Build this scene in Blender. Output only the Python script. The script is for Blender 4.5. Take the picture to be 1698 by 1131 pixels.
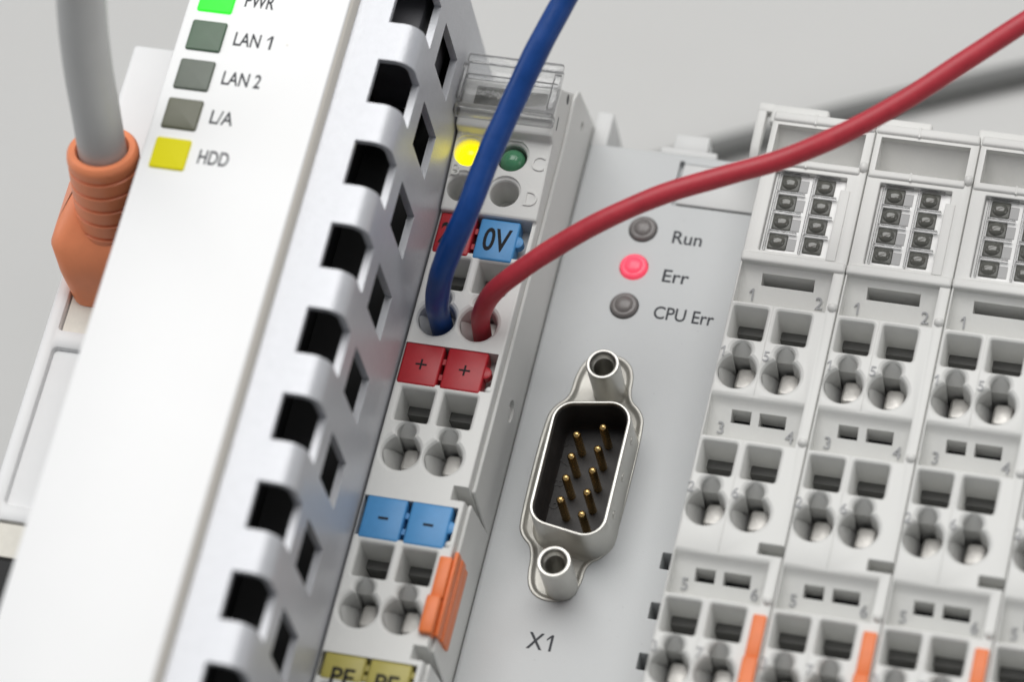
import bpy, bmesh, math, random
from mathutils import Matrix, Vector
from math import radians, sin, cos, pi, sqrt, atan2
random.seed(7)
for o in list(bpy.data.objects): bpy.data.objects.remove(o)
S = bpy.context.scene
MM = 0.001
ZT = 62.0                      # millimetres from the table top to the front face of the interface module
SH = Vector((0, 0, ZT))

# ------------------------------------------------------------------ camera
cd = bpy.data.cameras.new('camera'); cam = bpy.data.objects.new('camera', cd); S.collection.objects.link(cam)
R = Matrix(((0.96308188192552, 0.22631033453451616, -0.14579753492317377),
            (0.13557548393966012, -0.8756153147845289, -0.4635915321372018),
            (-0.2325781091619021, 0.42671003386101275, -0.873971378330554)))
Cm = Vector((95.18781919, -181.137506, 406.73072506))
m = Matrix((R[0], -R[1], -R[2])).transposed().to_4x4()
m.translation = (Cm + SH) * MM
cam.matrix_world = m
cd.sensor_width = 36; cd.lens = 6500 / 1698 * 36
cd.clip_start = 0.02; cd.clip_end = 20
cd.dof.use_dof = True; cd.dof.focus_distance = 0.4545; cd.dof.aperture_fstop = 13; cd.dof.aperture_blades = 0
S.camera = cam

# ------------------------------------------------------------------ light (a soft studio light tent)
w = bpy.data.worlds.new('World'); S.world = w; w.use_nodes = True
bg = w.node_tree.nodes['Background']; bg.inputs[0].default_value = (0.93, 0.96, 1.0, 1); bg.inputs[1].default_value = 0.20

def area(name, loc, target, sx, sy, power, col):
    l = bpy.data.lights.new(name, 'AREA'); l.shape = 'RECTANGLE'; l.size = sx; l.size_y = sy; l.energy = power; l.color = col
    o = bpy.data.objects.new(name, l); S.collection.objects.link(o); o.location = loc
    o.rotation_euler = (Vector(target) - Vector(loc)).to_track_quat('-Z', 'Y').to_euler(); return o
area('softbox_right', (1.2, 0.0, 0.55), (0, 0, 0.06), 0.5, 0.7, 1.5, (1.0, 0.985, 0.96))
area('softbox_overhead', (-0.02, 0.44, 0.95), (0.0, 0.02, 0.06), 1.10, 0.75, 10.3, (1.0, 0.99, 0.97))
area('softbox_window', (-1.0, 0.05, 0.55), (0, 0, 0.06), 0.5, 0.8, 2.2, (0.95, 0.97, 1.0))

S.view_settings.view_transform = 'Standard'; S.view_settings.look = 'None'
S.view_settings.exposure = 0.0; S.view_settings.gamma = 1.0; S.view_settings.use_curve_mapping = False
S.render.engine = 'CYCLES'
S.cycles.use_denoising = True; S.cycles.max_bounces = 12; S.cycles.transmission_bounces = 10
S.cycles.caustics_refractive = False; S.cycles.caustics_reflective = False
S.cycles.sample_clamp_indirect = 6.0

# ------------------------------------------------------------------ materials
MATS = {}
def mat(name, col, rough=0.5, metal=0.0, spec=0.5, bump=0.0, bscale=4000, var=0.0, vscale=300, emit=None, es=0.0, trans=0.0, ior=1.46, sss=0.0, coat=0.0, rvar=0.0):
    m = bpy.data.materials.new(name); m.use_nodes = True; nt = m.node_tree; b = nt.nodes['Principled BSDF']
    b.inputs['Base Color'].default_value = (*col, 1); b.inputs['Roughness'].default_value = rough
    b.inputs['Metallic'].default_value = metal; b.inputs['Specular IOR Level'].default_value = spec
    b.inputs['IOR'].default_value = ior
    b.inputs['Transmission Weight'].default_value = trans; b.inputs['Coat Weight'].default_value = coat
    if sss:
        b.inputs['Subsurface Weight'].default_value = sss
        b.inputs['Subsurface Radius'].default_value = (1, 0.9, 0.8); b.inputs['Subsurface Scale'].default_value = 0.0008
    if emit:
        b.inputs['Emission Color'].default_value = (*emit, 1); b.inputs['Emission Strength'].default_value = es
    tc = nt.nodes.new('ShaderNodeTexCoord')
    if bump:
        n = nt.nodes.new('ShaderNodeTexNoise'); n.inputs['Scale'].default_value = bscale; n.inputs['Detail'].default_value = 3
        bp = nt.nodes.new('ShaderNodeBump'); bp.inputs['Strength'].default_value = bump; bp.inputs['Distance'].default_value = 0.0001
        nt.links.new(tc.outputs['Object'], n.inputs['Vector']); nt.links.new(n.outputs['Fac'], bp.inputs['Height'])
        nt.links.new(bp.outputs['Normal'], b.inputs['Normal'])
    if var or rvar:
        n = nt.nodes.new('ShaderNodeTexNoise'); n.inputs['Scale'].default_value = vscale; n.inputs['Detail'].default_value = 5
        n.inputs['Roughness'].default_value = 0.65
        nt.links.new(tc.outputs['Object'], n.inputs['Vector'])
        if var:
            r = nt.nodes.new('ShaderNodeMapRange'); r.inputs[1].default_value = 0.3; r.inputs[2].default_value = 0.7
            r.inputs[3].default_value = 1 - var; r.inputs[4].default_value = 1 + var
            mx = nt.nodes.new('ShaderNodeVectorMath'); mx.operation = 'SCALE'; mx.inputs[0].default_value = col
            nt.links.new(n.outputs['Fac'], r.inputs[0]); nt.links.new(r.outputs[0], mx.inputs['Scale']); nt.links.new(mx.outputs[0], b.inputs['Base Color'])
        if rvar:
            r2 = nt.nodes.new('ShaderNodeMapRange'); r2.inputs[1].default_value = 0.3; r2.inputs[2].default_value = 0.7
            r2.inputs[3].default_value = max(0.02, rough - rvar); r2.inputs[4].default_value = min(1, rough + rvar)
            nt.links.new(n.outputs['Fac'], r2.inputs[0]); nt.links.new(r2.outputs[0], b.inputs['Roughness'])
    MATS[name] = m; return m
mat('terminal_plastic', (0.69, 0.69, 0.67), 0.42, bump=0.10, var=0.018, vscale=500, rvar=0.06)
mat('module_plastic', (0.565, 0.58, 0.585), 0.50, bump=0.16, bscale=6000, var=0.02, vscale=220, rvar=0.05)
mat('block_plastic', (0.69, 0.69, 0.67), 0.45, bump=0.10, var=0.02, vscale=400, rvar=0.05)
mat('white_panel', (0.87, 0.873, 0.875), 0.38, bump=0.04, var=0.006, vscale=150)
mat('panel_edge', (0.60, 0.57, 0.52), 0.5)
mat('silver_paint', (0.565, 0.575, 0.605), 0.38, metal=0.25, bump=0.35, bscale=3500, var=0.03, vscale=900)
mat('white_frame', (0.84, 0.845, 0.85), 0.42, bump=0.06, var=0.01)
mat('cover_grey', (0.66, 0.665, 0.66), 0.48, bump=0.1, var=0.015)
mat('cream_socket', (0.78, 0.75, 0.67), 0.4, var=0.05, vscale=900)
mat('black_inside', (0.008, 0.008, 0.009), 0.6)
mat('inside_shade', (0.035, 0.036, 0.04), 0.5, var=0.2, vscale=200)  # dark colour standing in for the shade deep in holes and gaps
mat('heatsink_grey', (0.10, 0.10, 0.11), 0.5, var=0.2, vscale=200)
mat('dark_grey', (0.10, 0.10, 0.095), 0.45)
mat('slide_grey', (0.17, 0.17, 0.165), 0.5)
mat('slide_light', (0.36, 0.36, 0.36), 0.4)
mat('window_white', (0.86, 0.86, 0.85), 0.3)
mat('led_bulb', (0.10, 0.10, 0.088), 0.16, coat=0.6)
mat('led_dark', (0.075, 0.076, 0.066), 0.3, var=0.4, vscale=700)
mat('steel', (0.60, 0.585, 0.56), 0.55, metal=1.0, bump=0.15, bscale=1500, rvar=0.1, vscale=700)
mat('nickel', (0.60, 0.59, 0.555), 0.42, metal=1.0, bump=0.10, bscale=1200, rvar=0.10, vscale=600, var=0.05)
mat('nickel_dull', (0.50, 0.49, 0.455), 0.55, metal=1.0, bump=0.25, bscale=900, rvar=0.1, vscale=500, var=0.06)
mat('gold', (0.72, 0.49, 0.20), 0.25, metal=1.0, rvar=0.06, vscale=900)
mat('insulator', (0.030, 0.027, 0.026), 0.5, bump=0.2, bscale=2500, var=0.25, vscale=500)
mat('ink', (0.018, 0.018, 0.02), 0.6, spec=0.15)
mat('grey_ink', (0.07, 0.073, 0.08), 0.7, spec=0.1)
mat('shade_dust_grey', (0.40, 0.405, 0.415), 0.55)  # digits: moulding shade put into a darker grey; the dust shares it
mat('marker_red', (0.40, 0.014, 0.022), 0.38, bump=0.08, var=0.06, vscale=700)
mat('marker_blue', (0.068, 0.27, 0.56), 0.38, bump=0.08, var=0.05, vscale=700)
mat('marker_yellow', (0.40, 0.35, 0.085), 0.4, bump=0.08, var=0.06, vscale=700)
mat('lever_orange', (0.78, 0.185, 0.045), 0.38, bump=0.06, var=0.05, vscale=600)
mat('wire_blue', (0.005, 0.052, 0.235), 0.36, bump=0.12, bscale=1800, var=0.12, vscale=500, rvar=0.08)
mat('wire_red', (0.45, 0.034, 0.05), 0.42, bump=0.12, bscale=1800, var=0.10, vscale=500, rvar=0.08)
mat('cable_grey', (0.57, 0.57, 0.56), 0.42, bump=0.08, var=0.02)
mat('table_cable_shaded', (0.15, 0.152, 0.148), 0.55)  # light grey cable painted dark, its shadow side put into the colour
mat('boot_orange', (0.97, 0.32, 0.15), 0.36, bump=0.10, bscale=900, var=0.05, vscale=300)
mat('led_yellow', (0.30, 0.26, 0.0), 0.2, emit=(1.0, 0.86, 0.0), es=1.7)
mat('led_green_off', (0.075, 0.25, 0.13), 0.16, coat=0.3, var=0.1, vscale=600)
mat('led_red', (0.80, 0.09, 0.14), 0.25, emit=(1.0, 0.07, 0.14), es=0.5)
mat('led_grey', (0.19, 0.175, 0.17), 0.22, var=0.06, vscale=900)
mat('light_green_on', (0.03, 0.75, 0.04), 0.35, spec=0.2, emit=(0.04, 1.0, 0.035), es=0.7)
mat('light_green', (0.062, 0.115, 0.068), 0.3, var=0.08, vscale=300)
mat('light_grey_green', (0.095, 0.115, 0.09), 0.3, var=0.08, vscale=300)
mat('light_olive', (0.105, 0.108, 0.07), 0.3, var=0.08, vscale=300)
mat('light_yellow_on', (0.58, 0.53, 0.006), 0.5, spec=0.2, emit=(1.0, 0.90, 0.0), es=0.14)
mat('copper', (0.70, 0.32, 0.16), 0.35, metal=1.0)
mat('table_top', (0.55, 0.548, 0.538), 0.6, var=0.02, vscale=12)

def clear(name, tint, ior):
    m = bpy.data.materials.new(name); m.use_nodes = True; nt = m.node_tree; nt.nodes.remove(nt.nodes['Principled BSDF'])
    out = nt.nodes['Material Output']; mx = nt.nodes.new('ShaderNodeMixShader'); t = nt.nodes.new('ShaderNodeBsdfTransparent'); g = nt.nodes.new('ShaderNodeBsdfGlossy'); df = nt.nodes.new('ShaderNodeBsdfTranslucent'); df.inputs[0].default_value = (0.95, 0.95, 0.95, 1); m2 = nt.nodes.new('ShaderNodeMixShader'); m2.inputs[0].default_value = 0.28; m3 = nt.nodes.new('ShaderNodeMixShader'); m3.inputs[0].default_value = 0.13
    t.inputs[0].default_value = (*tint, 1); g.inputs['Roughness'].default_value = 0.03
    n = nt.nodes.new('ShaderNodeTexNoise'); n.inputs['Scale'].default_value = 700; bp = nt.nodes.new('ShaderNodeBump'); bp.inputs['Strength'].default_value = 0.25; bp.inputs['Distance'].default_value = 0.0003
    tc = nt.nodes.new('ShaderNodeTexCoord'); nt.links.new(tc.outputs['Object'], n.inputs['Vector']); nt.links.new(n.outputs['Fac'], bp.inputs['Height']); nt.links.new(bp.outputs[0], g.inputs['Normal'])
    f = nt.nodes.new('ShaderNodeFresnel'); f.inputs[0].default_value = ior
    nt.links.new(f.outputs[0], mx.inputs[0]); nt.links.new(t.outputs[0], m3.inputs[1]); nt.links.new(df.outputs[0], m3.inputs[2]); nt.links.new(m3.outputs[0], mx.inputs[1]); nt.links.new(g.outputs[0], m2.inputs[1]); nt.links.new(df.outputs[0], m2.inputs[2]); nt.links.new(m2.outputs[0], mx.inputs[2]); nt.links.new(mx.outputs[0], out.inputs['Surface']); MATS[name] = m
clear('clear_plastic', (0.985, 0.987, 0.99), 1.5)

# ------------------------------------------------------------------ mesh helpers (all millimetres)
def V(*a): return Vector(a)
class MB:
    def __init__(s): s.v = []; s.f = []
    def add(s, vs, fs):
        n = len(s.v); s.v += [tuple(v) for v in vs]; s.f += [tuple(i + n for i in f) for f in fs]; return s
    def box(s, x0, x1, y0, y1, z0, z1):
        return s.add([(x0,y0,z0),(x1,y0,z0),(x1,y1,z0),(x0,y1,z0),(x0,y0,z1),(x1,y0,z1),(x1,y1,z1),(x0,y1,z1)],
                     [(3,2,1,0),(4,5,6,7),(0,1,5,4),(1,2,6,5),(2,3,7,6),(3,0,4,7)])
    def loft(s, rings, cap=True):                       # rings of equal length, bottom to top
        n = len(rings[0]); vs = [p for r in rings for p in r]; fs = []
        for k in range(len(rings) - 1):
            for i in range(n):
                j = (i + 1) % n; fs.append((k*n+i, k*n+j, (k+1)*n+j, (k+1)*n+i))
        if cap: fs.append(tuple(range(n - 1, -1, -1))); fs.append(tuple((len(rings)-1)*n + i for i in range(n)))
        return s.add(vs, fs)
    def prism(s, poly, z0, z1): return s.loft([[(x, y, z0) for x, y in poly], [(x, y, z1) for x, y in poly]])
    def xprism(s, yz, x0, x1):                          # counter-clockwise in (y, z), swept along x
        return s.loft([[(x0, y, z) for y, z in yz], [(x1, y, z) for y, z in yz]])
    def cut(s, fn, zt, depth, ch=0.3, taper=0.0):       # hole with a chamfered mouth
        lev = [(zt - depth, -taper), (zt - ch, 0.0), (zt - ch * 0.35, ch * 0.38), (zt, ch), (zt + 0.3, ch + 0.15)]
        return s.loft([[(x, y, z) for x, y in fn(o)] for z, o in lev])
    def lathe(s, prof, c, axis=(0, 0, 1), n=32):        # prof: (radius, height) pairs bottom to top, closed solid
        a = Vector(axis).normalized(); q = Vector((0, 0, 1)).rotation_difference(a); c = Vector(c); rings = []
        for r, h in prof: rings.append([tuple(c + q @ Vector((max(r, 1e-4) * cos(2*pi*i/n), max(r, 1e-4) * sin(2*pi*i/n), h))) for i in range(n)])
        return s.loft(rings)
    def tube(s, pts, rad, n=20):
        pts = [Vector(p) for p in pts]; rings = []; up = None
        for i, p in enumerate(pts):
            t = (pts[min(i+1, len(pts)-1)] - pts[max(i-1, 0)]).normalized()
            if up is None: up = t.orthogonal().normalized()
            up = (up - t * up.dot(t)).normalized(); b = t.cross(up)
            r = rad(i / (len(pts) - 1)) if callable(rad) else rad
            rings.append([tuple(p + up * (r * cos(2*pi*k/n)) + b * (r * sin(2*pi*k/n))) for k in range(n)])
        return s.loft(rings)
    def ball(s, c, r, n=16, k=10, sc=(1, 1, 1)):
        return s.add(*uv_ball(c, r, n, k, sc))
    def mesh(s, name='m'):
        me = bpy.data.meshes.new(name); me.from_pydata(s.v, [], s.f); me.validate()
        bm = bmesh.new(); bm.from_mesh(me); bmesh.ops.recalc_face_normals(bm, faces=bm.faces); bm.to_mesh(me); bm.free(); return me
def uv_ball(c, r, n, k, sc):
    vs = [(c[0], c[1], c[2] - r*sc[2])]; fs = []
    for j in range(1, k):
        a = -pi/2 + pi*j/k
        vs += [(c[0] + r*sc[0]*cos(a)*cos(2*pi*i/n), c[1] + r*sc[1]*cos(a)*sin(2*pi*i/n), c[2] + r*sc[2]*sin(a)) for i in range(n)]
    vs.append((c[0], c[1], c[2] + r*sc[2])); last = len(vs) - 1
    for i in range(n):
        fs.append((0, 1 + (i+1) % n, 1 + i)); fs.append((last, 1 + (k-2)*n + i, 1 + (k-2)*n + (i+1) % n))
        for j in range(k - 2):
            fs.append((1+j*n+i, 1+j*n+(i+1)%n, 1+(j+1)*n+(i+1)%n, 1+(j+1)*n+i))
    return vs, fs
def rrect(x0, x1, y0, y1, r=0.3, n=4):
    def f(o=0.0):
        a, b, c, d, q = x0-o, x1+o, y0-o, y1+o, max(r+o, 0.03); P = []
        for cx, cy, t in ((b-q, d-q, 0), (a+q, d-q, 90), (a+q, c+q, 180), (b-q, c+q, 270)):
            for i in range(n + 1): t2 = radians(t + 90*i/n); P.append((cx + q*cos(t2), cy + q*sin(t2)))
        return P
    return f
def circ(cx, cy, r, n=40): return lambda o=0.0: [(cx + (r+o)*cos(2*pi*i/n), cy + (r+o)*sin(2*pi*i/n)) for i in range(n)]
def keyhole(cx, cy, R=2.22, r=1.12, d=2.62):
    def f(o=0.0):
        A, B = R + o, r + o; a = (d*d + A*A - B*B) / (2*d); h = sqrt(A*A - a*a); P = []
        t0, t1 = atan2(a, -h), atan2(a, h) + 2*pi
        P += [(cx + A*cos(t0 + (t1-t0)*i/34), cy + A*sin(t0 + (t1-t0)*i/34)) for i in range(35)]
        s0, s1 = atan2(a - d, h), atan2(a - d, -h) + (2*pi if atan2(a - d, -h) < atan2(a - d, h) else 0)
        P += [(cx + B*cos(s0 + (s1-s0)*i/16), cy + d + B*sin(s0 + (s1-s0)*i/16)) for i in range(1, 16)]
        return P
    return f
def chaikin(P, k=2):
    for _ in range(k):
        Q = []
        for i in range(len(P)):
            a, b = P[i], P[(i+1) % len(P)]
            Q += [(a[0]*.75+b[0]*.25, a[1]*.75+b[1]*.25), (a[0]*.25+b[0]*.75, a[1]*.25+b[1]*.75)]
        P = Q
    return P
def spline(P, n=10):
    P = [Vector(p) for p in P]; Q = [P[0]*2 - P[1]] + P + [P[-1]*2 - P[-2]]; out = []
    for i in range(1, len(Q) - 2):
        for k in range(n):
            t = k / n; a, b, c, d = Q[i-1], Q[i], Q[i+1], Q[i+2]
            out.append(0.5*((2*b) + (c-a)*t + (2*a-5*b+4*c-d)*t*t + (3*b-a-3*c+d)*t**3))
    return out + [P[-1]]
def baked(me, mods):
    o = bpy.data.objects.new('tmp', me); S.collection.objects.link(o)
    for f in mods: f(o)
    dg = bpy.context.evaluated_depsgraph_get(); r = bpy.data.meshes.new_from_object(o.evaluated_get(dg))
    bpy.data.objects.remove(o); return r
def bevelled(mb, wd=0.3, seg=2, ang=35):
    def f(o):
        b = o.modifiers.new('b', 'BEVEL'); b.width = wd; b.segments = seg; b.limit_method = 'ANGLE'; b.angle_limit = radians(ang)
    return baked(mb if isinstance(mb, bpy.types.Mesh) else mb.mesh(), [f])
def carved(base, *cutters):
    for c in cutters: base = carve_one(base, c)
    return base
def carve_one(base, cutter):
    c = bpy.data.objects.new('cut', cutter.mesh()); S.collection.objects.link(c)
    def f(o):
        b = o.modifiers.new('d', 'BOOLEAN'); b.operation = 'DIFFERENCE'; b.object = c; b.solver = 'EXACT'
    r = baked(base, [f]); bpy.data.objects.remove(c); return r
def text_mb(s, x, y, z, cap=None, width=None, th=0.02, bold=0.0, align='L', rot=0.0):
    if s.endswith('1'):                                  # a figure one with its flag
        st = cap*(0.13 + bold*1.2); w1 = cap*0.36
        x1 = x + (width - w1 if width and len(s) > 1 else (-w1/2 if align == 'C' else 0)); y1 = y - (cap/2 if align == 'C' else 0)
        P = [(x1 + w1 - st, y1), (x1 + w1, y1), (x1 + w1, y1 + cap), (x1 + w1 - st*0.9, y1 + cap), (x1, y1 + cap*0.74), (x1, y1 + cap*0.74 - st*0.95), (x1 + w1 - st, y1 + cap*0.86 - st*0.35)]
        one = MB().prism(P, z, z + th)
        if len(s) == 1: return one.mesh()
        rest = text_mb(s[:-1].strip(), x, y, z, cap, width - w1 - cap*(0.42 if ' ' in s else 0.16), th, bold, align, rot)
        bm = bmesh.new(); bm.from_mesh(rest); bm.from_mesh(one.mesh()); bm.to_mesh(rest); bm.free(); return rest
    cu = bpy.data.curves.new('t', 'FONT'); cu.body = s; cu.extrude = 0; cu.offset = bold; cu.resolution_u = 4
    o = bpy.data.objects.new('t', cu); S.collection.objects.link(o)
    dg = bpy.context.evaluated_depsgraph_get(); me = bpy.data.meshes.new_from_object(o.evaluated_get(dg)); bpy.data.objects.remove(o)
    xs = [v.co.x for v in me.vertices]; ys = [v.co.y for v in me.vertices]
    x0, x1, y0, y1 = min(xs), max(xs), min(ys), max(ys)
    sy = cap / (y1 - y0); sx = width / (x1 - x0) if width else sy
    ox = {'L': 0, 'C': -0.5}[align] * (x1 - x0) * sx
    bm = bmesh.new(); bm.from_mesh(me)
    bmesh.ops.remove_doubles(bm, verts=bm.verts, dist=1e-5)
    for v in bm.verts:
        px, py = (v.co.x - x0)*sx + ox, (v.co.y - y0)*sy - (0.5*cap if align == 'C' else 0)
        v.co = (x + px*cos(rot) - py*sin(rot), y + px*sin(rot) + py*cos(rot), z)
    r = bmesh.ops.extrude_face_region(bm, geom=bm.faces[:])
    for v in r['geom']:
        if isinstance(v, bmesh.types.BMVert): v.co.z += th
    bmesh.ops.recalc_face_normals(bm, faces=bm.faces)
    out = bpy.data.meshes.new('text'); bm.to_mesh(out); bm.free(); bpy.data.meshes.remove(me); return out

# ------------------------------------------------------------------ object helpers
col = S.collection
def thing(name, label, cat, at, group=None):
    o = bpy.data.objects.new(name, None); col.objects.link(o); o.empty_display_size = 0.01
    o.location = (Vector(at) + SH) * MM; tag(o, label, cat, group); return o
def tag(o, label, cat, group=None):
    o['label'] = label; o['category'] = cat
    if group: o['group'] = group
    return o
def world_loc(o):
    p = Vector(o.location)
    while o.parent: o = o.parent; p += Vector(o.location)
    return p
def obj(name, me, material, parent=None, label=None, smooth=30, origin=None):
    if isinstance(me, MB): me = me.mesh()
    me.name = name
    base = world_loc(parent) if parent else Vector((0, 0, 0))
    if parent is None and origin is not None: base = (Vector(origin) + SH) * MM
    me.transform(Matrix.Translation(-base) @ Matrix.Scale(MM, 4) @ Matrix.Translation(SH))
    me.materials.clear(); me.materials.append(MATS[material])
    for p in me.polygons:
        nn = p.normal; p.material_index = 0
        p.use_smooth = not (max(abs(nn.x), abs(nn.y), abs(nn.z)) > 0.9995 and p.area > 3.5e-6)
    me.set_sharp_from_angle(angle=radians(smooth))
    o = bpy.data.objects.new(name, me); col.objects.link(o)
    if parent: o.parent = parent
    else: o.location = base
    if label: o['label'] = label
    return o
def copy_tree(o, parent=None):
    c = o.copy(); col.objects.link(c); c.parent = parent
    for ch in list(o.children): copy_tree(ch, c)
    return c

# ================================================================== the table
t = MB().box(-900, 900, -700, 1300, -ZT - 30, -ZT)
table = obj('table', t, 'table_top'); table['kind'] = 'structure'

# ================================================================== interface module with the nine-pin connector
TZ = 10.0; TX = 13.7; TP = 12.38
mod = thing('interface_module', 'grey interface module with nine-pin serial connector and three round status lights', 'module', (0, 0, -ZT))
b = MB().box(-9.82, 13.55, -75, 45.6, -58, 0)
body = bevelled(b, 0.5, 3)
outline = chaikin([(-4.43,14.4),(-3.5,16.7),(-1.4,17.5),(0.9,17.2),(2.35,15.5),(2.45,12.0),(4.3,10.6),(5.0,8.6),(4.85,-6.3),(3.9,-8.4),(2.1,-9.6),(2.1,-12.4),(0.6,-14.7),(-2.5,-14.8),(-4.2,-13.0),(-4.4,-8.6),(-6.2,-7.2),(-6.75,-5.4),(-6.75,7.8),(-6.0,9.9),(-4.5,11.2)], 2)
cxo = sum(p[0] for p in outline)/len(outline); cyo = sum(p[1] for p in outline)/len(outline)
def grown(o=0.0):
    n = len(outline); P = []
    for i in range(n):
        a, c = outline[i-1], outline[(i+1) % n]; tx, ty = c[0]-a[0], c[1]-a[1]; l = sqrt(tx*tx+ty*ty) or 1
        P.append((outline[i][0] + ty/l*o*s_out, outline[i][1] - tx/l*o*s_out))
    return P
s_out = 1 if sum(outline[i-1][0]*outline[i][1]-outline[i][0]*outline[i-1][1] for i in range(len(outline))) > 0 else -1
ct = MB()
for (x0, y0) in ((10.6, -8.65), (10.6, -14.95), (10.6, -21.3)): ct.cut(rrect(x0, x0+1.25, y0, y0+2.0, 0.12), 0, 5.0, 0.12)
for y in (34.65, 29.45, 24.1): ct.cut(circ(-0.78, y, 1.72), 0, 2.0, 0.1)
ct.cut(rrect(1.9, 12.6, 38.45, 44.3, 0.15), 0, 0.5, 0.05)
c2 = MB().cut(rrect(1.72, 2.3, 41.4, 44.6, 0.1), 0, 0.9, 0.05)
c3 = MB().cut(grown, 0, 3.0, 0.12)
obj('housing', carved(body, ct, c2, c3), 'module_plastic', mod, smooth=12)
plate = bevelled(MB().box(2.35, 12.5, 38.6, 44.1, -0.4, 0.32), 0.15, 2)
obj('cover_plate', plate, 'cover_grey', mod)
# raised web at the top left corner and latch at the top edge
web = MB().box(-9.8, -7.7, 45.3, 50.1, -9, -0.05)
obj('corner_tab', bevelled(web, 0.3, 2), 'cover_grey', mod)
la = MB().add([(-1.0, 45.5, -1.2), (5.9, 45.5, -1.2), (5.9, 46.4, -1.2), (-1.0, 46.4, -1.2), (-1.0, 45.5, -.2), (5.9, 45.5, -.2), (5.9, 46.4, -.2), (-1.0, 46.4, -.2)],
              [(3,2,1,0),(4,5,6,7),(0,1,5,4),(1,2,6,5),(2,3,7,6),(3,0,4,7)])
la.box(0.4, 4.6, 46.3, 48.4, -3.0, -0.25)
obj('latch', bevelled(la, 0.2, 2), 'cover_grey', mod)
# dust that settled on the grey face
dust = MB()
for i in range(26):
    x, y = random.uniform(-8, 11), random.uniform(-26, 40)
    if -7 < x < 5.2 and -15.5 < y < 18: continue
    dust.ball((x, y, 0.02), random.uniform(0.03, 0.075), 6, 4, (1, 1, 0.5))
dd = obj('dust', dust, 'shade_dust_grey', mod); dd['kind'] = 'stuff'
# status lights
for y, ma, lb in ((34.65, 'led_grey', 'unlit grey round light beside the word Run'), (29.45, 'led_red', 'lit pink-red round light beside the word Err'), (24.1, 'led_grey', 'unlit grey round light beside the words CPU Err')):
    p = [(1.62, -1.9), (1.62, 0.2), (1.5, 0.36), (1.3, 0.43), (1.12, 0.44), (1.07, 0.38), (1.02, 0.40), (0.97, 0.48), (0.7, 0.60), (0.35, 0.67), (0.0, 0.69)]
    obj('status_light', MB().lathe(p, (-0.78, y, 0), n=40), ma, mod, lb, smooth=38)
for s, x, y, cap, wd in (('Run', 3.0, 33.3, 1.72, 3.6), ('Err', 2.92, 28.0, 1.7, 3.2), ('CPU Err', 2.9, 23.0, 1.72, 7.3), ('X1', -2.45, -20.9, 2.05, 2.95)):
    obj('lettering', text_mb(s, x, y, 0.004, cap, wd, 0.012, bold=0.012), 'grey_ink', mod, 'printed grey lettering ' + s)

# the connector
fl = MB()
rings = []
for off, z in ((0.08, -2.6), (0.08, 0.03), (0.04, 0.09), (-0.06, 0.12), (-0.26, 0.11), (-0.40, 0.02), (-0.62, -0.28), (-0.85, -0.36)):
    rings.append([(x, y, z) for x, y in grown(off)])
fl.loft(rings)
flange = obj('serial_connector', fl, 'nickel_dull', mod, 'nickel plated nine-pin serial connector', smooth=50)
def dshape(o=0.0, hx=4.68, hy=9.15, r=2.6, sl=9):
    # wide side towards +x (five pins), narrow side towards -x (four pins)
    k = math.tan(radians(sl)); hx += o; hy0 = hy + o
    pts = [(hx, hy0), (-hx, hy0 - 2*hx*k), (-hx, -hy0 + 2*hx*k), (hx, -hy0)]
    P = []; n = len(pts)
    for i in range(n):
        p0, p1, p2 = Vector(pts[i-1]), Vector(pts[i]), Vector(pts[(i+1) % n])
        d0, d1 = (p0-p1).normalized(), (p2-p1).normalized(); ang = d0.angle(d1); rr = max(r + o, 0.2)
        tl = rr / math.tan(ang/2); a = p1 + d0*tl; c = p1 + d1*tl; bis = (d0 + d1).normalized(); ce = p1 + bis*(rr/sin(ang/2))
        a0 = atan2(a.y-ce.y, a.x-ce.x); a1 = atan2(c.y-ce.y, c.x-ce.x); da = (a1 - a0 + pi) % (2*pi) - pi
        P += [(ce.x + rr*cos(a0+da*j/9), ce.y + rr*sin(a0+da*j/9)) for j in range(10)]
    return P
sh = MB(); prof = [(0.95, -0.75), (0.62, -0.45), (0.30, -0.2), (0.12, 0.35), (0.04, 1.2), (0.0, 5.8), (-0.04, 5.95), (-0.10, 6.0), (-0.36, 6.0), (-0.42, 5.95), (-0.46, 5.8), (-0.48, 0.1)]
sh.loft([[(x, y, z) for x, y in dshape(o)] for o, z in prof], cap=False)
obj('shell', sh, 'nickel', flange, smooth=50)
for y in (5.2, 0.4, -4.4): obj('dimple', MB().ball((4.70, y, 3.4), 0.5, 14, 10, (0.35, 1.1, 1.1)), 'nickel', flange, smooth=60)
obj('insulator', MB().prism(dshape(-0.3), -0.4, 0.15), 'insulator', flange)
ins = MB(); ins.loft([[(x, y, z) for x, y in dshape(o)] for o, z in ((-0.5, 0.05), (-0.5, 5.5), (-0.55, 5.5), (-0.62, 0.6), (-1.0, 0.16))], cap=False)
obj('lining', ins, 'insulator', flange, smooth=50)
pins = [(1.42, 5.60 - 2.81*i) for i in range(5)] + [(-1.42, 4.20 - 2.81*i) for i in range(4)]
for x, y in pins:
    r = 0.5
    pr = [(r, -0.3), (r, 4.75)] + [(r*cos(a), 4.75 + r*1.05*sin(a)) for a in (0.35, 0.7, 1.05, 1.35)] + [(0, 4.75 + r*1.05)]
    obj('pin', MB().lathe(pr, (x, y, 0.15), n=20), 'gold', flange, smooth=60)
for x, y, s in ((-3.3, 2.7, '7'), (-3.35, 0.0, '8'), (-3.35, -2.9, '9'), (-3.3, 5.2, '6')):
    obj('moulded_number', text_mb(s, x, y, 0.15, 1.25, 0.95, 0.07, align='C', rot=radians(-90)), 'insulator', flange)
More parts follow.
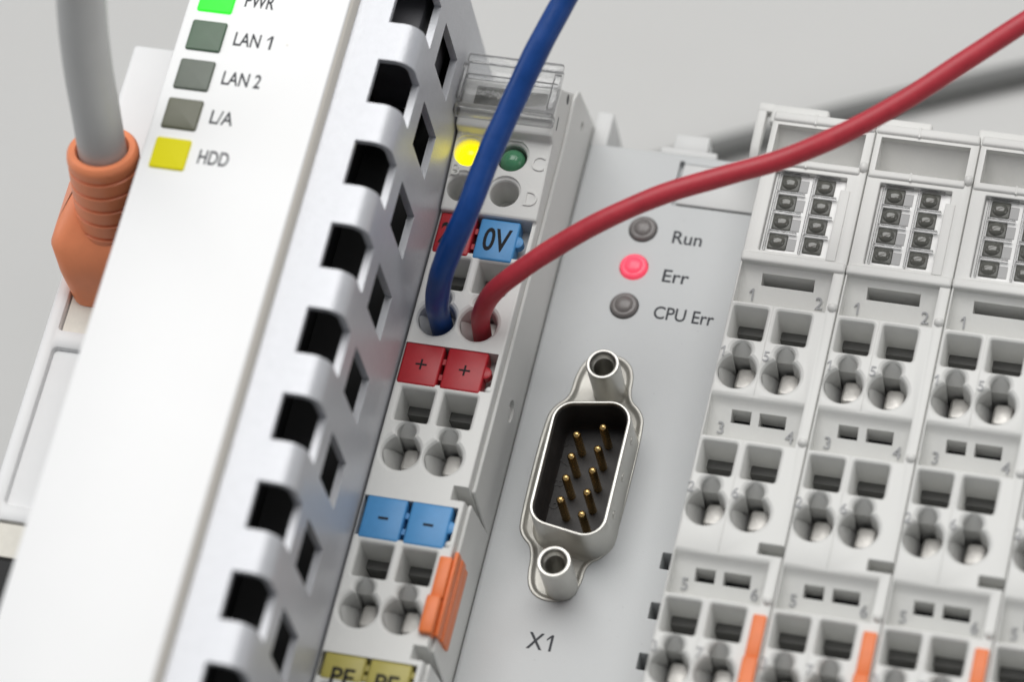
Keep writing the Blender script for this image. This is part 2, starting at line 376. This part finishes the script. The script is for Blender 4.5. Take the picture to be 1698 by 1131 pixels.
for sy in (1, -1):
    y0 = 12.75*sy
    pr = [(2.0, -2.4), (2.0, -0.2), (1.85, 0.1), (1.92, 0.5), (1.95, 6.4), (1.95, 6.85), (1.9, 6.97), (1.84, 7.0), (1.58, 7.0), (1.52, 6.95), (1.47, 6.3), (1.18, 6.0), (1.15, -1.5), (0.0, -1.6)]
    obj('standoff', MB().lathe(pr, (0, y0, 0), n=44), 'nickel', flange, smooth=40)
    hx = MB().lathe([(2.3, -1.2), (2.3, -0.5), (2.2, -0.4), (2.0, -0.4)], (0, y0, 0), n=6)
    obj('hex_nut', hx, 'nickel', flange)

# ================================================================== terminal geometry shared by both kinds
ROWS = (12.97, -4.5, -24.3, -41.8)
def clamp_mesh(cx, cy, zt):
    P = rrect(cx - 0.6, cx + 1.8, cy - 0.75, cy + 2.2, 0.6, 4); mb = MB()
    mb.loft([[(x, y, z + 0.10*(x - cx) - 0.16*(y - cy)) for x, y in P(o)] for z, o in ((zt - 8.6, 0), (zt - 3.85, 0), (zt - 3.66, -0.07), (zt - 3.56, -0.18), (zt - 3.52, -0.36))]); return mb
def guide_mesh(cx, cy, zt):      # sloping insulating funnel wall on the left of the wire hole
    P = [(cx - 2.16*cos(a), cy + 2.16*sin(a)) for a in [radians(-68 + 10*i) for i in range(14)]]
    P = [p for p in P if p[0] < cx - 0.8] + [(cx - 0.74, cy + 1.9), (cx - 0.74, cy - 1.9)]
    mb = MB(); mb.loft([[(x, y, zt - 8.8) for x, y in P], [(x, y, zt - 0.6 - 5.8*max(0, (x - cx + 2.16)/1.42)**0.72) for x, y in P]]); return mb
def channel_mesh(cx, cy, zt):    # sloping screwdriver channel above the wire hole
    P = [(cx + 1.1*cos(radians(4 + 172*i/20)), cy + 2.62 + 1.1*sin(radians(4 + 172*i/20))) for i in range(21)]
    mb = MB(); mb.loft([[(x, y, zt - 8.8) for x, y in P], [(x, y, zt - 0.5 - 1.7*(cy + 3.72 - y)) for x, y in P]]); return mb

# ================================================================== terminal block of the power supply
BX0, BX1, BZ = -22.05, -9.9, 12.6
blk = thing('supply_terminal_block', 'grey supply terminal block with red, blue and yellow markers beside the silver vented housing', 'terminal block', (-16, 0, -ZT))
prof = [(-60, -58), (48.1, -58), (48.1, 0.3), (47.2, 8.4), (42.9, 16.7), (41.8, 17.0), (36.7, 16.2), (36.5, 14.7), (26.85, 13.2), (26.75, BZ), (-60, BZ)]
body = bevelled(MB().xprism(prof, BX0, BX1 - 0.42), 0.28, 2, 30)
ct = MB(); k1 = MB(); k2 = MB()
UC = (1.0, 6.05); UH = (2.85, 7.85)
for k, y in enumerate(ROWS):
    for u in UC: ct.cut(rrect(BX0 + u, BX0 + u + 4.0, y + 3.95, y + 8.1, 0.22), BZ, 9.0, 0.36, 0.2)
    for u, kc in zip(UH, (k1, k2)): kc.cut(keyhole(BX0 + u, y), BZ, 8.9, 0.5)
    ct.box(BX0 + 0.15 if k != 0 else BX0 + 0.15, BX1 - 0.9, y + 8.85, (y + (13.85 if k < 3 else 11.85)), BZ - 2.4, BZ + 6 if k else BZ + 0.58)
k3 = MB(); k4 = MB(); k5 = MB()
for y in (34.25, 29.75):
    for x in (-20.1, -14.85): (k3 if y > 32 else k4).cut(circ(x, y, 1.72 if y < 32 else 1.78), 13.25 + (y - 26.85)*0.155, 5, 0.32)
k5.xprism([(-7.7, 14), (-9.75, 14), (-8.05, 1.6)], -12.05, -9.0)
k5.xprism([(-27.5, 14), (-29.5, 14), (-27.95, 1.6)], -11.9, -9.0)
housing = carved(body, ct, k1, k2, k3, k4, k5)
obj('housing', housing, 'block_plastic', blk, smooth=14)
# outer side plate with a dimple
pl = bevelled(MB().xprism([(-60, -58), (48.2, -58), (48.15, 0.6), (46.6, 10.4), (44.8, 11.6), (39, 10.7), (-6.4, 10.8), (-7.55, 10.9), (-8.0, 1.6), (-9.0, 10.6), (-9.6, 10.9), (-26.5, 10.9), (-27.45, 10.9), (-27.95, 1.6), (-28.9, 10.9), (-60, 10.9)], BX1 - 0.44, BX1), 0.12, 1)
c2 = MB(); c2.lathe([(1.35, -2), (1.35, 2)], (BX1, 6.3, 4.3), (1, 0, 0), 28); c2.lathe([(0.7, -2), (0.7, 2)], (BX1, 44.6, 5.2), (1, 0, 0), 20)
obj('side_plate', carved(pl, c2), 'block_plastic', blk)
obj('side_button', MB().lathe([(0.8, -0.5), (0.8, 0.05), (0.7, 0.15), (0, 0.2)], (BX1 - 0.35, 6.1, 4.1), (1, 0, 0), 24), 'block_plastic', blk)
slit = MB().xprism([(38.3, 15.05), (39.9, 15.4), (39.8, 15.0), (38.3, 14.7)], BX1 - 0.8, BX1 - 0.40)
obj('side_slit', slit, 'inside_shade', blk)
obj('side_hole', MB().lathe([(0.62, -0.4), (0.62, 0.012), (0, 0.012)], (BX1 - 0.42, 43.6, 13.2), (1, 0, 0), 20), 'inside_shade', blk)
for k, y in enumerate(ROWS[:3]):
    for i, u in enumerate(UH):
        x = BX0 + u
        obj('clamp_contact', clamp_mesh(x, y, BZ), 'steel', blk, smooth=40)
        obj('funnel_web', guide_mesh(x, y, BZ), 'block_plastic', blk)
        obj('driver_channel', channel_mesh(x, y, BZ), 'block_plastic', blk)
    for u in UC:
        obj('release_slide', MB().box(BX0+u+0.05, BX0+u+3.95, y+6.9, y+8.05, BZ-8.8, BZ-4.9), 'slide_grey', blk)
obj('hole_floor', MB().box(BX0+0.5, BX1-1.2, -58, 22, BZ-9.6, BZ-8.6), 'inside_shade', blk)
# coloured markers: each a clip of its own with its print
def marker(x0, x1, y0, y1, ma, txt, cap, wd, lb, tab=False, zt=BZ + 0.12):
    b = MB().box(x0, x1, y0, y1, zt - 2.3, zt)
    mk = obj('marker', bevelled(b, 0.28, 3), ma, blk, lb)
    if txt: obj('lettering', text_mb(txt, (x0+x1)/2 + 0.05, (y0+y1)/2, zt + 0.004, cap, wd, 0.012, bold=0.018 if txt in ('0V', '24V', 'PE') else 0.0, align='C'), 'ink', mk)
    if tab:
        obj('clip_tab', MB().lathe([(0.75, -1.3), (0.75, -0.28), (0.6, -0.2), (0, -0.2)], (x1 + 0.02, (y0+y1)/2 + .2, zt), n=20), ma, mk)
    else:
        for q in (0.3, 0.68): obj('clip_lug', MB().box(x1 - 0.1, x1 + 0.36, y0 + (y1-y0)*q - .35, y0 + (y1-y0)*q + .35, zt - 1.8, zt - 0.55), ma, mk)
XA = (-21.85, -17.45); XB = (-16.95, -12.15)
marker(*XA, 21.35, 26.72, 'marker_red', '24V', 2.8, 3.6, 'red marker half hidden behind the blue wire')
marker(*XB, 21.25, 26.65, 'marker_blue', '0V', 3.1, 3.25, 'blue marker printed 0V', True)
for q, (x0, x1) in enumerate((XA, XB)):
    o = 0.25*(1)
    marker(x0 + (o if q else 0), x1 + o + (0.05 if q == 0 else 0), 4.0, 9.3, 'marker_red', '+', 1.35, 1.35, ('left' if q == 0 else 'right') + ' red marker with a black plus sign', q == 1)
    marker(x0 + (0.75 if q else 0.35), x1 + 0.75, -15.75, -10.45, 'marker_blue', '-', 0.32, 1.2, ('left' if q == 0 else 'right') + ' blue marker with a black minus sign', q == 1)
    marker(x0 + (0.8 if q else 0.4), x1 + 0.8, -33.2, -30.05, 'marker_yellow', None, 0, 0, ('left' if q == 0 else 'right') + ' yellow marker printed PE')
    mk = [c for c in blk.children if c.name.startswith('marker')][-1]
    obj('lettering', text_mb('PE', (x0+x1)/2 + 0.8, -32.75, BZ + 0.124, 2.15, 2.7, 0.012, bold=0.02, align='C'), 'ink', mk)
for y in (23.9, 6.6, -13.1): obj('marker_post', MB().ball((BX1 - 1.0, y - 1.9, BZ - 0.35), 0.5), 'block_plastic', blk)
# two lights and the moulded letters
for x, ma, lb in ((-20.1, 'led_yellow', 'lit yellow light'), (-14.85, 'led_green_off', 'unlit green light')):
    rl = 1.42 if x < -17 else 1.55; pr = [(rl, -4), (rl, -0.3)] + [(rl*cos(a), -0.3 + 1.35*sin(a)) for a in [radians(9*i) for i in range(1, 10)]] + [(0, 1.05)]
    obj('indicator_light', MB().lathe(pr, (x, 34.2, 13.35 if x < -17 else 13.55), n=36), ma, blk, lb, smooth=60)
for s, x, y in (('A', -21.2, 36.9), ('B', -21.35, 31.9), ('C', -11.55, 33.9), ('D', -11.55, 29.5)):
    if x < -20: x += 0.15
    z = 13.2 + (y - 26.85)*0.155
    me = text_mb(s, x, y, z - 0.1, 1.85 if x > -15 else 1.4, 1.55 if x > -15 else 1.0, 0.26, align='C')
    me.transform(Matrix.Translation((0, y, z)) @ Matrix.Rotation(radians(8.8), 4, 'X') @ Matrix.Translation((0, -y, -z)))
    obj('moulded_letter', me, 'block_plastic', blk)
# clear label holder on top
lens = obj('label_holder', bevelled(MB().box(-22.0, -10.35, 38.9, 44.6, 17.25, 17.95), 0.15, 2), 'clear_plastic', blk, 'clear plastic label holder')
obj('lip', bevelled(MB().box(-22.3, -10.15, 37.25, 38.75, 16.6, 18.35), 0.45, 3), 'clear_plastic', lens)
obj('ridge', bevelled(MB().box(-21.6, -10.5, 41.9, 42.6, 18.0, 18.55), 0.2, 2), 'clear_plastic', lens)
obj('ridge', bevelled(MB().box(-22.0, -10.3, 44.0, 45.2, 18.0, 18.8), 0.3, 2), 'clear_plastic', lens)
obj('end_rib', bevelled(MB().box(-22.2, -21.6, 38.9, 43.8, 18.0, 18.9), 0.2, 2), 'clear_plastic', lens)
obj('end_rib', bevelled(MB().box(-11.2, -10.3, 38.9, 43.8, 18.0, 18.7), 0.2, 2), 'clear_plastic', lens)
obj('label_slot', MB().box(-20.3, -11.7, 39.2, 41.7, 16.4, 17.18), 'led_dark', lens)
# orange slide at the right edge
lv = MB().box(BX1 - 1.55, BX1 - 0.1, -21.6, -16.6, BZ - 1.2, BZ + 0.35)
lev = obj('coding_slide', bevelled(lv, 0.18, 2), 'lever_orange', blk, 'orange slide on the right edge of the lowest full row')
obj('grip', bevelled(MB().box(BX1 - 1.75, BX1 - 0.15, -26.2, -21.62, BZ - 1.2, BZ + 0.9), 0.25, 2), 'lever_orange', lev)
sd = MB()
for i in range(3):
    z1 = BZ - 0.3 - i*2.15
    sd.xprism([(-25.7 + i*.25, z1 - 2.0), (-15.4 + 0.05*i, z1 - 2.0), (-15.6 + .05*i, z1), (-26.0 + i*.25, z1)], BX1 - 0.12, BX1 + 0.32 + 0.14*(i % 2))
obj('ribbed_side', bevelled(sd, 0.15, 2), 'lever_orange', lev)

# ================================================================== bus terminals (four of them along the rail)
def at(u): return TX + u
bt = thing('bus_terminal', 'bus terminal directly beside the grey interface module, first of the four', 'bus terminal', (TX + 6, 0, -ZT), 'bus terminals side by side on the right')
W = 12.3
prof = [(-60, -58), (47.6, -58), (47.6, 4), (46.9, TZ - 0.4), (46.2, TZ), (-60, TZ)]
body = bevelled(MB().xprism(prof, at(0), at(W)), 0.3, 2, 30)
UC = (0.5, 5.6); UH = (2.45, 7.55)
RD, RU = 3.2, 0.95
def recess_z(y, lo, hi): return TZ - RD + (RD - RU)*(y - lo)/(hi - 0.55 - lo)
ct = MB(); k1 = MB(); k2 = MB(); kr = MB()
for k, y in enumerate(ROWS):
    for u in UC: ct.cut(rrect(at(u), at(u + 4.0), y + 4.1, y + 8.15, 0.28), TZ, 9.0, 0.36, 0.2)
    for u, kc in zip(UH, (k1, k2)): kc.cut(keyhole(at(u), y), TZ, 8.9, 0.5)
    lo, hi = y + 8.85, (26.95 if k == 0 else ROWS[k-1] - (3.5 if k != 2 else 5.9))
    # scooped label recess: the floor falls away from the row above and ends at the wall of the row below
    kr.xprism([(lo - 0.75, TZ + 0.6), (lo - 0.28, TZ + 0.02), (lo - 0.08, TZ - 0.12), (lo, TZ - 0.4), (lo, TZ - RD), (hi - 1.5, TZ - RD + (RD - RU)*(hi - 1.5 - lo)/(hi - 0.55 - lo) - 0.12), (hi - 0.8, TZ - RU - 0.25), (hi - 0.3, TZ - 0.85), (hi - 0.02, TZ - 0.45), (hi + 0.25, TZ - 0.14), (hi + 0.6, TZ + 0.02), (hi + 0.9, TZ + 0.6)][::-1], at(0.25), at(11.05))
ct.cut(rrect(at(9.4), at(12.6), -9.35, -8.0, 0.1), TZ, 2.6, 0.1)
ct.cut(rrect(at(1.75), at(10.2), 28.75, 39.6, 0.15), TZ, 3.2, 0.12)
kr.xprism([(41.15, TZ + 0.6), (41.15, TZ - 4.4), (45.2, TZ - 1.7), (45.7, TZ - 0.9), (45.7, TZ + 0.6)][::-1], at(0.75), at(11.3))
base = carved(body, ct, kr, k1, k2)
ct = MB()                                       # label slots in the recess floors
ct.box(at(2.7), at(8.9), 25.0, 26.3, TZ - 4.5, TZ - 1)
for k in (1, 2, 3):
    o = ROWS[k] - ROWS[1] - (0.25 if k == 2 else 0)
    ct.box(at(2.75), at(5.05), 7.1 + o, 8.5 + o, TZ - 4.5, TZ - 1); ct.box(at(6.0), at(9.1), 7.1 + o, 8.5 + o, TZ - 4.5, TZ - 1)
base = carved(base, ct)
ct = MB()                                       # the moulding seam down the middle
for y0, y1 in ((9.4, 21.7), (-10.3, 4.2), (-29.4, -15.6)): ct.box(at(5.03), at(5.09), y0, y1, TZ - 0.10, TZ + 1)
obj('housing', carved(base, ct), 'terminal_plastic', bt, smooth=29)
obj('slot_floor', MB().box(at(1.2), at(11.0), -45, 27, TZ - 9.6, TZ - 8.8), 'inside_shade', bt)
obj('label_slot_floor', MB().box(at(2.4), at(9.3), 24.9, 26.4, TZ - 4.6, TZ - 4.2), 'inside_shade', bt)
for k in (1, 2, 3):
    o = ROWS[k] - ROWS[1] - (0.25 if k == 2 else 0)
    obj('label_slot_floor', MB().box(at(2.4), at(9.3), 6.9 + o, 8.6 + o, TZ - 4.6, TZ - 4.2), 'inside_shade', bt)
for k, y in enumerate(ROWS[:3]):
    for u in UH:
        obj('clamp_contact', clamp_mesh(at(u), y, TZ), 'steel', bt, smooth=40)
        obj('funnel_web', guide_mesh(at(u), y, TZ), 'terminal_plastic', bt)
        obj('driver_channel', channel_mesh(at(u), y, TZ), 'terminal_plastic', bt)
    for u in UC:
        obj('release_slide', MB().box(at(u)+0.05, at(u)+3.95, y+7.0, y+8.1, TZ-8.8, TZ-5.0), 'slide_grey', bt)
    for u, s in zip(UH, (('1', '5'), ('2', '6'), ('3', '7'))[k]):
        obj('moulded_number', text_mb(s, at(u) - 2.05, y + 2.15, TZ, 1.25, None, 0.12, align='C'), 'shade_dust_grey', bt)
    s2 = (('1', '2'), ('3', '4'), ('5', '6'))[k]; yf = y + 8.85
    hi = 26.95 if k == 0 else ROWS[k-1] - (3.5 if k != 2 else 5.9)
    for u, ch in ((1.75, s2[0]), (9.75, s2[1])):
        me = text_mb(ch, at(u), yf + 2.1, 0, 1.4, None, 0.14, align='C'); yc = yf + 2.1
        me.transform(Matrix.Translation((0, yc, recess_z(yc, yf, hi) - 0.03)) @ Matrix.Rotation(math.atan2(RD - RU, hi - 0.55 - yf), 4, 'X') @ Matrix.Translation((0, -yc, 0)))
        obj('moulded_number', me, 'shade_dust_grey', bt)
    kb = MB().ball((at(11.75), y + 9.5, TZ + 0.0), 0.58)
    obj('knob', kb, 'terminal_plastic', bt, smooth=60)
obj('ledge', bevelled(MB().box(at(0.0), at(12.3), 27.0, 28.35, TZ - 0.7, TZ + 0.38), 0.34, 3), 'terminal_plastic', bt)
obj('top_bar', bevelled(MB().box(at(0.1), at(11.5), 40.15, 41.15, TZ - 0.6, TZ + 0.3), 0.3, 3), 'terminal_plastic', bt)
obj('head_bar', bevelled(MB().box(at(0.05), at(12.25), 46.1, 47.4, TZ - 0.9, TZ + 0.3), 0.34, 3), 'terminal_plastic', bt)
obj('seam_clip', bevelled(MB().box(at(5.0), at(5.25), 40.1, 41.2, TZ - 0.5, TZ + 0.33), 0.05, 1), 'terminal_plastic', bt)
obj('seam_clip', bevelled(MB().box(at(5.0), at(5.25), 46.05, 47.45, TZ - 0.8, TZ + 0.34), 0.05, 1), 'terminal_plastic', bt)
obj('knob', MB().ball((at(11.8), 41.3, TZ + 0.0), 0.6, sc=(.9, 1.2, 1)), 'terminal_plastic', bt, smooth=60)
obj('clip', bevelled(MB().box(at(-1.0), at(5.9), 47.4, 50.0, TZ - 4.2, TZ - 2.8), 0.35, 3), 'terminal_plastic', bt)
obj('window_rail', bevelled(MB().box(at(9.75), at(10.9), 28.4, 37.9, TZ - 0.9, TZ + 0.18), 0.12, 2), 'terminal_plastic', bt)
win = obj('light_window', MB().box(at(1.8), at(10.15), 28.8, 39.55, TZ - 3.15, TZ - 0.85), 'window_white', bt, 'clear window over eight unlit lights')
for i in range(2):
    for j in range(4):
        x, y = at(3.65 + 4.15*i), 38.4 - 2.62*j
        ld = obj('light', bevelled(MB().box(x - 1.12, x + 1.12, y - 1.12, y + 0.95, TZ - 2.2, TZ - 0.62), 0.15, 2), 'led_dark', win)
        obj('lens_dome', MB().ball((x - 0.05, y - 0.1, TZ - 0.68), 0.84, 20, 12, (1.12, 1.05, .55)), 'led_bulb', ld, smooth=60)
        if i == 0: obj('divider', MB().box(x + 1.15, x + 2.15, y - 1.05, y + 0.5, TZ - 2.2, TZ - 0.75), 'slide_light', win)
for i in range(2):
    x = at(3.65 + 4.15*i)
    cv = obj('window_cover', bevelled(MB().box(x - 1.5, x - 1.22, 28.95, 39.5, TZ - 0.6, TZ - 0.05), 0.1, 2), 'clear_plastic', win)
    for j in range(4):
        obj('cover_ridge', bevelled(MB().box(x - 1.22, x + 2.05 if i == 0 else x + 1.6, 39.32 - 2.62*j, 39.6 - 2.62*j, TZ - 0.7, TZ - 0.1), 0.1, 2), 'clear_plastic', cv)
lv = obj('coding_slide', bevelled(MB().box(at(10.55), at(12.1), -21.9, -16.7, TZ - 1, TZ + 0.45), 0.18, 2), 'lever_orange', bt, 'orange slide')
obj('grip', bevelled(MB().box(at(10.45), at(12.15), -34.0, -21.92, TZ - 1, TZ + 0.8), 0.22, 2), 'lever_orange', lv)
terms = [bt]
for k, lb in ((1, 'second of the four bus terminals, counting from the grey interface module'), (2, 'third bus terminal from the interface module, its light window cut by the right picture edge'), (3, 'rightmost bus terminal, only a sliver showing at the lower right picture edge')):
    c = copy_tree(bt); c.location.x += TP*k*MM; c['label'] = lb; terms.append(c)
    c.location.z += random.uniform(-0.07, 0.07)*MM; c.location.y += random.uniform(-0.08, 0.08)*MM
    for ch in c.children:
        if ch.name.startswith('clamp_contact'):
            ch.location.x += random.uniform(-0.12, 0.12)*MM; ch.location.y += random.uniform(-0.2, 0.2)*MM; ch.location.z += random.uniform(-0.5, 0.15)*MM
leg = MB().xprism([(50.0, -0.8+8), (50.0, 5.6), (43.2, 5.6), (42.6, 6.3), (44.1, 6.9)], at(-2.6), at(-1.5))
leg.box(at(-2.6), at(-0.6), 48.8, 50.0, 5.7, 7.2)
obj('clip_leg', bevelled(leg, 0.2, 2), 'terminal_plastic', bt)

# ================================================================== controller: silver vented housing with the white front panel
ctl = thing('controller', 'silver vented metal controller housing with white front panel and five square lights', 'controller', (-38, 0, -ZT))
WX, HZ, TH = -22.3, 37.9, 0.85
outer = []; inner = []
for i in range(9):
    a = radians(90*i/8); outer.append((WX - 2.2 + 2.2*sin(a), HZ - 2.2 + 2.2*cos(a))); inner.append((WX - 2.2 + (2.2-TH)*sin(a), HZ - 2.2 + (2.2-TH)*cos(a)))
poly = [(-49.6, HZ)] + outer + [(WX, -58), (WX - TH, -58)] + inner[::-1] + [(-49.6, HZ - TH)]
sheet = MB().loft([[(x, y, z) for x, z in poly] for y in (-110, 49.9)]).mesh()
ct = MB()
y = 42.35
while y > -100:
    if y - 5.75 > 49: y -= 10.66; continue
    ct.box(-26.3, -20, y - 5.75, min(y, 49.0), 33.0, 42); ct.box(-25, -20, y - 5.75, min(y, 49.0), 21.4, 29.6)
    y -= 10.66
obj('housing', carved(sheet, ct), 'silver_paint', ctl, smooth=14)
obj('end_plate', MB().box(-49.6, WX - TH - 0.02, 48.7, 49.85, -58, HZ - TH - 0.02), 'silver_paint', ctl)
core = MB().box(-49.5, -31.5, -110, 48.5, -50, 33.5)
obj('inner_block', core, 'black_inside', ctl)  # black blocks added behind the vents to paint the inside dark
obj('inner_filler', MB().box(-31.4, -24.2, -110, 48.5, -50, 18.0), 'black_inside', ctl)
obj('inner_heatsink', bevelled(MB().box(-31, -24.2, 35.5, 48.4, 20, 32.8), 0.5, 2), 'heatsink_grey', ctl)
pan = obj('front_panel', bevelled(MB().box(-49.5, -30.85, -110, 70, HZ + 0.25, 39.6), 0.22, 3), 'white_panel', ctl, 'white front panel')
obj('panel_trim', bevelled(MB().add([(-30.9,-110,HZ),(-30.2,-110,HZ),(-30.2,69,HZ),(-30.9,69,HZ),(-30.9,-110,39.35),(-30.55,-110,39.1),(-30.55,69,39.1),(-30.9,69,39.35)],[(3,2,1,0),(4,5,6,7),(0,1,5,4),(1,2,6,5),(2,3,7,6),(3,0,4,7)]), 0.1, 1), 'panel_edge', pan)
obj('panel_gap_shade', MB().box(-49.0, -31.15, -110, 69, HZ - 0.02, HZ + 0.26), 'inside_shade', pan)  # dark strip added for the shadow line under the panel
for k, (ma, lb, tx, wd) in enumerate((('light_green_on', 'bright green lit square light', 'PWR', 3.45), ('light_green', 'dark green square light', 'LAN 1', 4.5), ('light_grey_green', 'grey green square light', 'LAN 2', 4.55), ('light_olive', 'olive grey square light', 'L/A', 2.7), ('light_yellow_on', 'lit yellow square light', 'HDD', 3.55))):
    y0 = 34.05 - 5.2*k
    p = rrect(-48.2, -44.05, y0, y0 + 3.95, 0.28)
    mb = MB(); mb.loft([[(x, y, z) for x, y in p(o)] for o, z in ((0, 39.3), (0, 39.72), (-0.12, 39.85), (-0.3, 39.88))])
    obj('square_light', mb, ma, pan, lb)
    obj('lettering', text_mb(tx, -42.85, y0 + 1.25, 39.604, 1.8, wd, 0.012, bold=0.014), 'grey_ink', pan, 'printed lettering ' + tx)
obj('speck', MB().ball((-36.55, 31.0, 39.6), 0.11, 8, 6, (1.6, 1, .4)), 'cream_socket', pan, 'tiny beige speck of dirt')

# ================================================================== network module at the far left
FZ = 20.0
net = thing('network_module', 'white network module with cable socket, mostly hidden behind the controller panel', 'module', (-57, 0, -ZT))
body = bevelled(MB().box(-62.2, -49.75, -110, 39.85, -58, FZ), 0.45, 3)
ct = MB()
ct.cut(rrect(-60.5, -51.0, 1.1, 18.0, 0.4), FZ, 9, 0.25)
ct.cut(rrect(-60.4, -51.0, -21.3, -1.25, 0.5), FZ, 0.75, 0.5)
ct.cut(rrect(-60.5, -51.0, -45, -23.4, 0.4), FZ, 9, 0.2)
obj('housing', carved(body, ct), 'white_frame', net)
obj('socket', MB().box(-60.3, -51.6, 1.3, 17.9, FZ - 9, FZ - 0.8), 'cream_socket', net)
s2 = obj('socket', MB().box(-60.3, -51.6, -27.7, -23.7, FZ - 9, FZ - 0.3), 'cream_socket', net)
obj('socket_opening', MB().box(-60.3, -51.6, -44.8, -27.75, FZ - 9, FZ - 0.7), 'black_inside', s2)

# ================================================================== network cable with orange boot
cab = thing('network_cable', 'light grey network cable with ribbed orange boot plugged in at far left', 'cable', (-57, 8, FZ))
pt = V(-55.2, 16.2, 37.0); pb = pt - V(0.02, 0.30, 0.954)*14.5
ax = (pt - pb).normalized(); L = (pt - pb).length
pr = [(4.5, -2.5), (4.35, 0.0)]
for k in range(6):
    h = 0.9 + k*2.1
    pr += [(4.3 - .03*k, h), (4.27 - .03*k, h + 0.85), (4.0 - .03*k, h + 1.02), (4.0 - .03*k, h + 1.12), (4.27 - .03*k, h + 1.4)]
pr += [(4.15, L - 0.9), (4.05, L - 0.35), (3.75, L), (3.1, L + 0.02), (2.85, L - 0.6), (2.8, L - 2.0), (0, L - 2.1)]
boot = obj('strain_relief', MB().lathe(pr, pb, ax, 48), 'boot_orange', cab, 'ribbed orange strain relief', smooth=40)
q = Vector((0, 0, 1)).rotation_difference(ax)
plug = MB()
lev = []
for zz, x0, x1, y0, y1 in ((FZ - 6, -60.2, -51.6, 4.4, 15.5), (FZ - 0.2, -60.5, -51.6, 4.9, 16.0), (23.5, -61.4, -51.4, 6.0, 17.5), (26.6, -62.0, -51.2, 7.4, 18.4), (27.6, -61.6, -51.4, 9.0, 18.2), (32.0, -58.6, -52.2, 14.6, 17.5)):
    lev.append([(x, y, zz) for x, y in rrect(x0, x1, y0, y1, 2.0, 7)(0)])
plug.loft(lev)
obj('plug', plug, 'boot_orange', cab, 'orange plug body', smooth=60)
pts = spline([pb + ax*(L - 3), pt + ax*1.5, pt + ax*6, (-55.1, 19.9, 48), (-54.8, 22.0, 54), (-54.2, 24.2, 60), (-53, 28, 70), (-51, 33, 82)], 10)
obj('jacket', MB().tube(pts, 2.75, 32), 'cable_grey', cab, 'light grey round cable jacket', smooth=60)

# ================================================================== the two wires
def wire(name, label, pts, r, ma):
    P = spline(pts, 12); n = len(P); r0 = r; r = lambda t: r0*(0.90 + 0.10*min(1, t/0.22))*(1 + 0.012*sin(41*t) + 0.008*sin(97*t + 1))
    w = thing(name, label, 'wire', pts[0])
    obj('insulation', MB().tube(P, r, 28), ma, w, smooth=60)
    d = (P[0] - P[4]).normalized()
    obj('copper_end', MB().tube([P[0], P[0] + d*2.2], 0.7, 12), 'copper', w)
    return w
wire('blue_wire', 'thick dark blue wire plugged into the left upper hole of the supply terminal block',
     [(-19.15, 13.2, 6.5), (-18.9, 13.1, 11.5), (-18.55, 13.1, 16.0), (-17.55, 14.0, 20.8), (-16.4, 15.7, 24), (-14.45, 19.1, 28), (-12.95, 25.1, 30.6), (-11.15, 31.0, 33), (-9.05, 36.7, 36), (-7.0, 42.2, 38), (-5.4, 46.0, 40), (-1.5, 56, 45), (4, 70, 52)], 1.42, 'wire_blue')
wire('red_wire', 'long red wire curving right across the picture from the right upper hole',
     [(-14.4, 13.1, 5.5), (-14.1, 13.0, 10), (-13.55, 13.2, 14.4), (-11.6, 13.9, 19), (-8.5, 15.5, 22), (-4.56, 18.15, 24), (0.61, 21.34, 26), (6.87, 25.1, 27), (13.16, 28.4, 27), (19.42, 31.6, 27), (25.68, 35.3, 28), (31.73, 39.9, 29), (37.64, 45.3, 30), (43.41, 50.6, 31), (49.45, 56.1, 32), (62, 68, 35)], 1.18, 'wire_red')

# ================================================================== cable lying on the table behind
gp = spline([(-75, 48, -ZT + 1.5), (-50, 60, -ZT + 1.5), (-30, 69.5, -ZT + 1.5), (-18, 75.8, -ZT + 1.5), (-2.4, 83.4, -ZT + 1.5), (9.2, 89.0, -ZT + 1.5), (20.8, 94.1, -ZT + 1.5), (32.3, 99.1, -ZT + 1.5), (60, 110, -ZT + 1.5), (110, 128, -ZT + 1.5)], 8)
gc = obj('grey_cable', MB().tube(gp, 1.5, 24), 'table_cable_shaded', None, smooth=60, origin=(0, 80, -ZT))
tag(gc, 'blurred grey cable lying on the table behind the modules', 'cable')
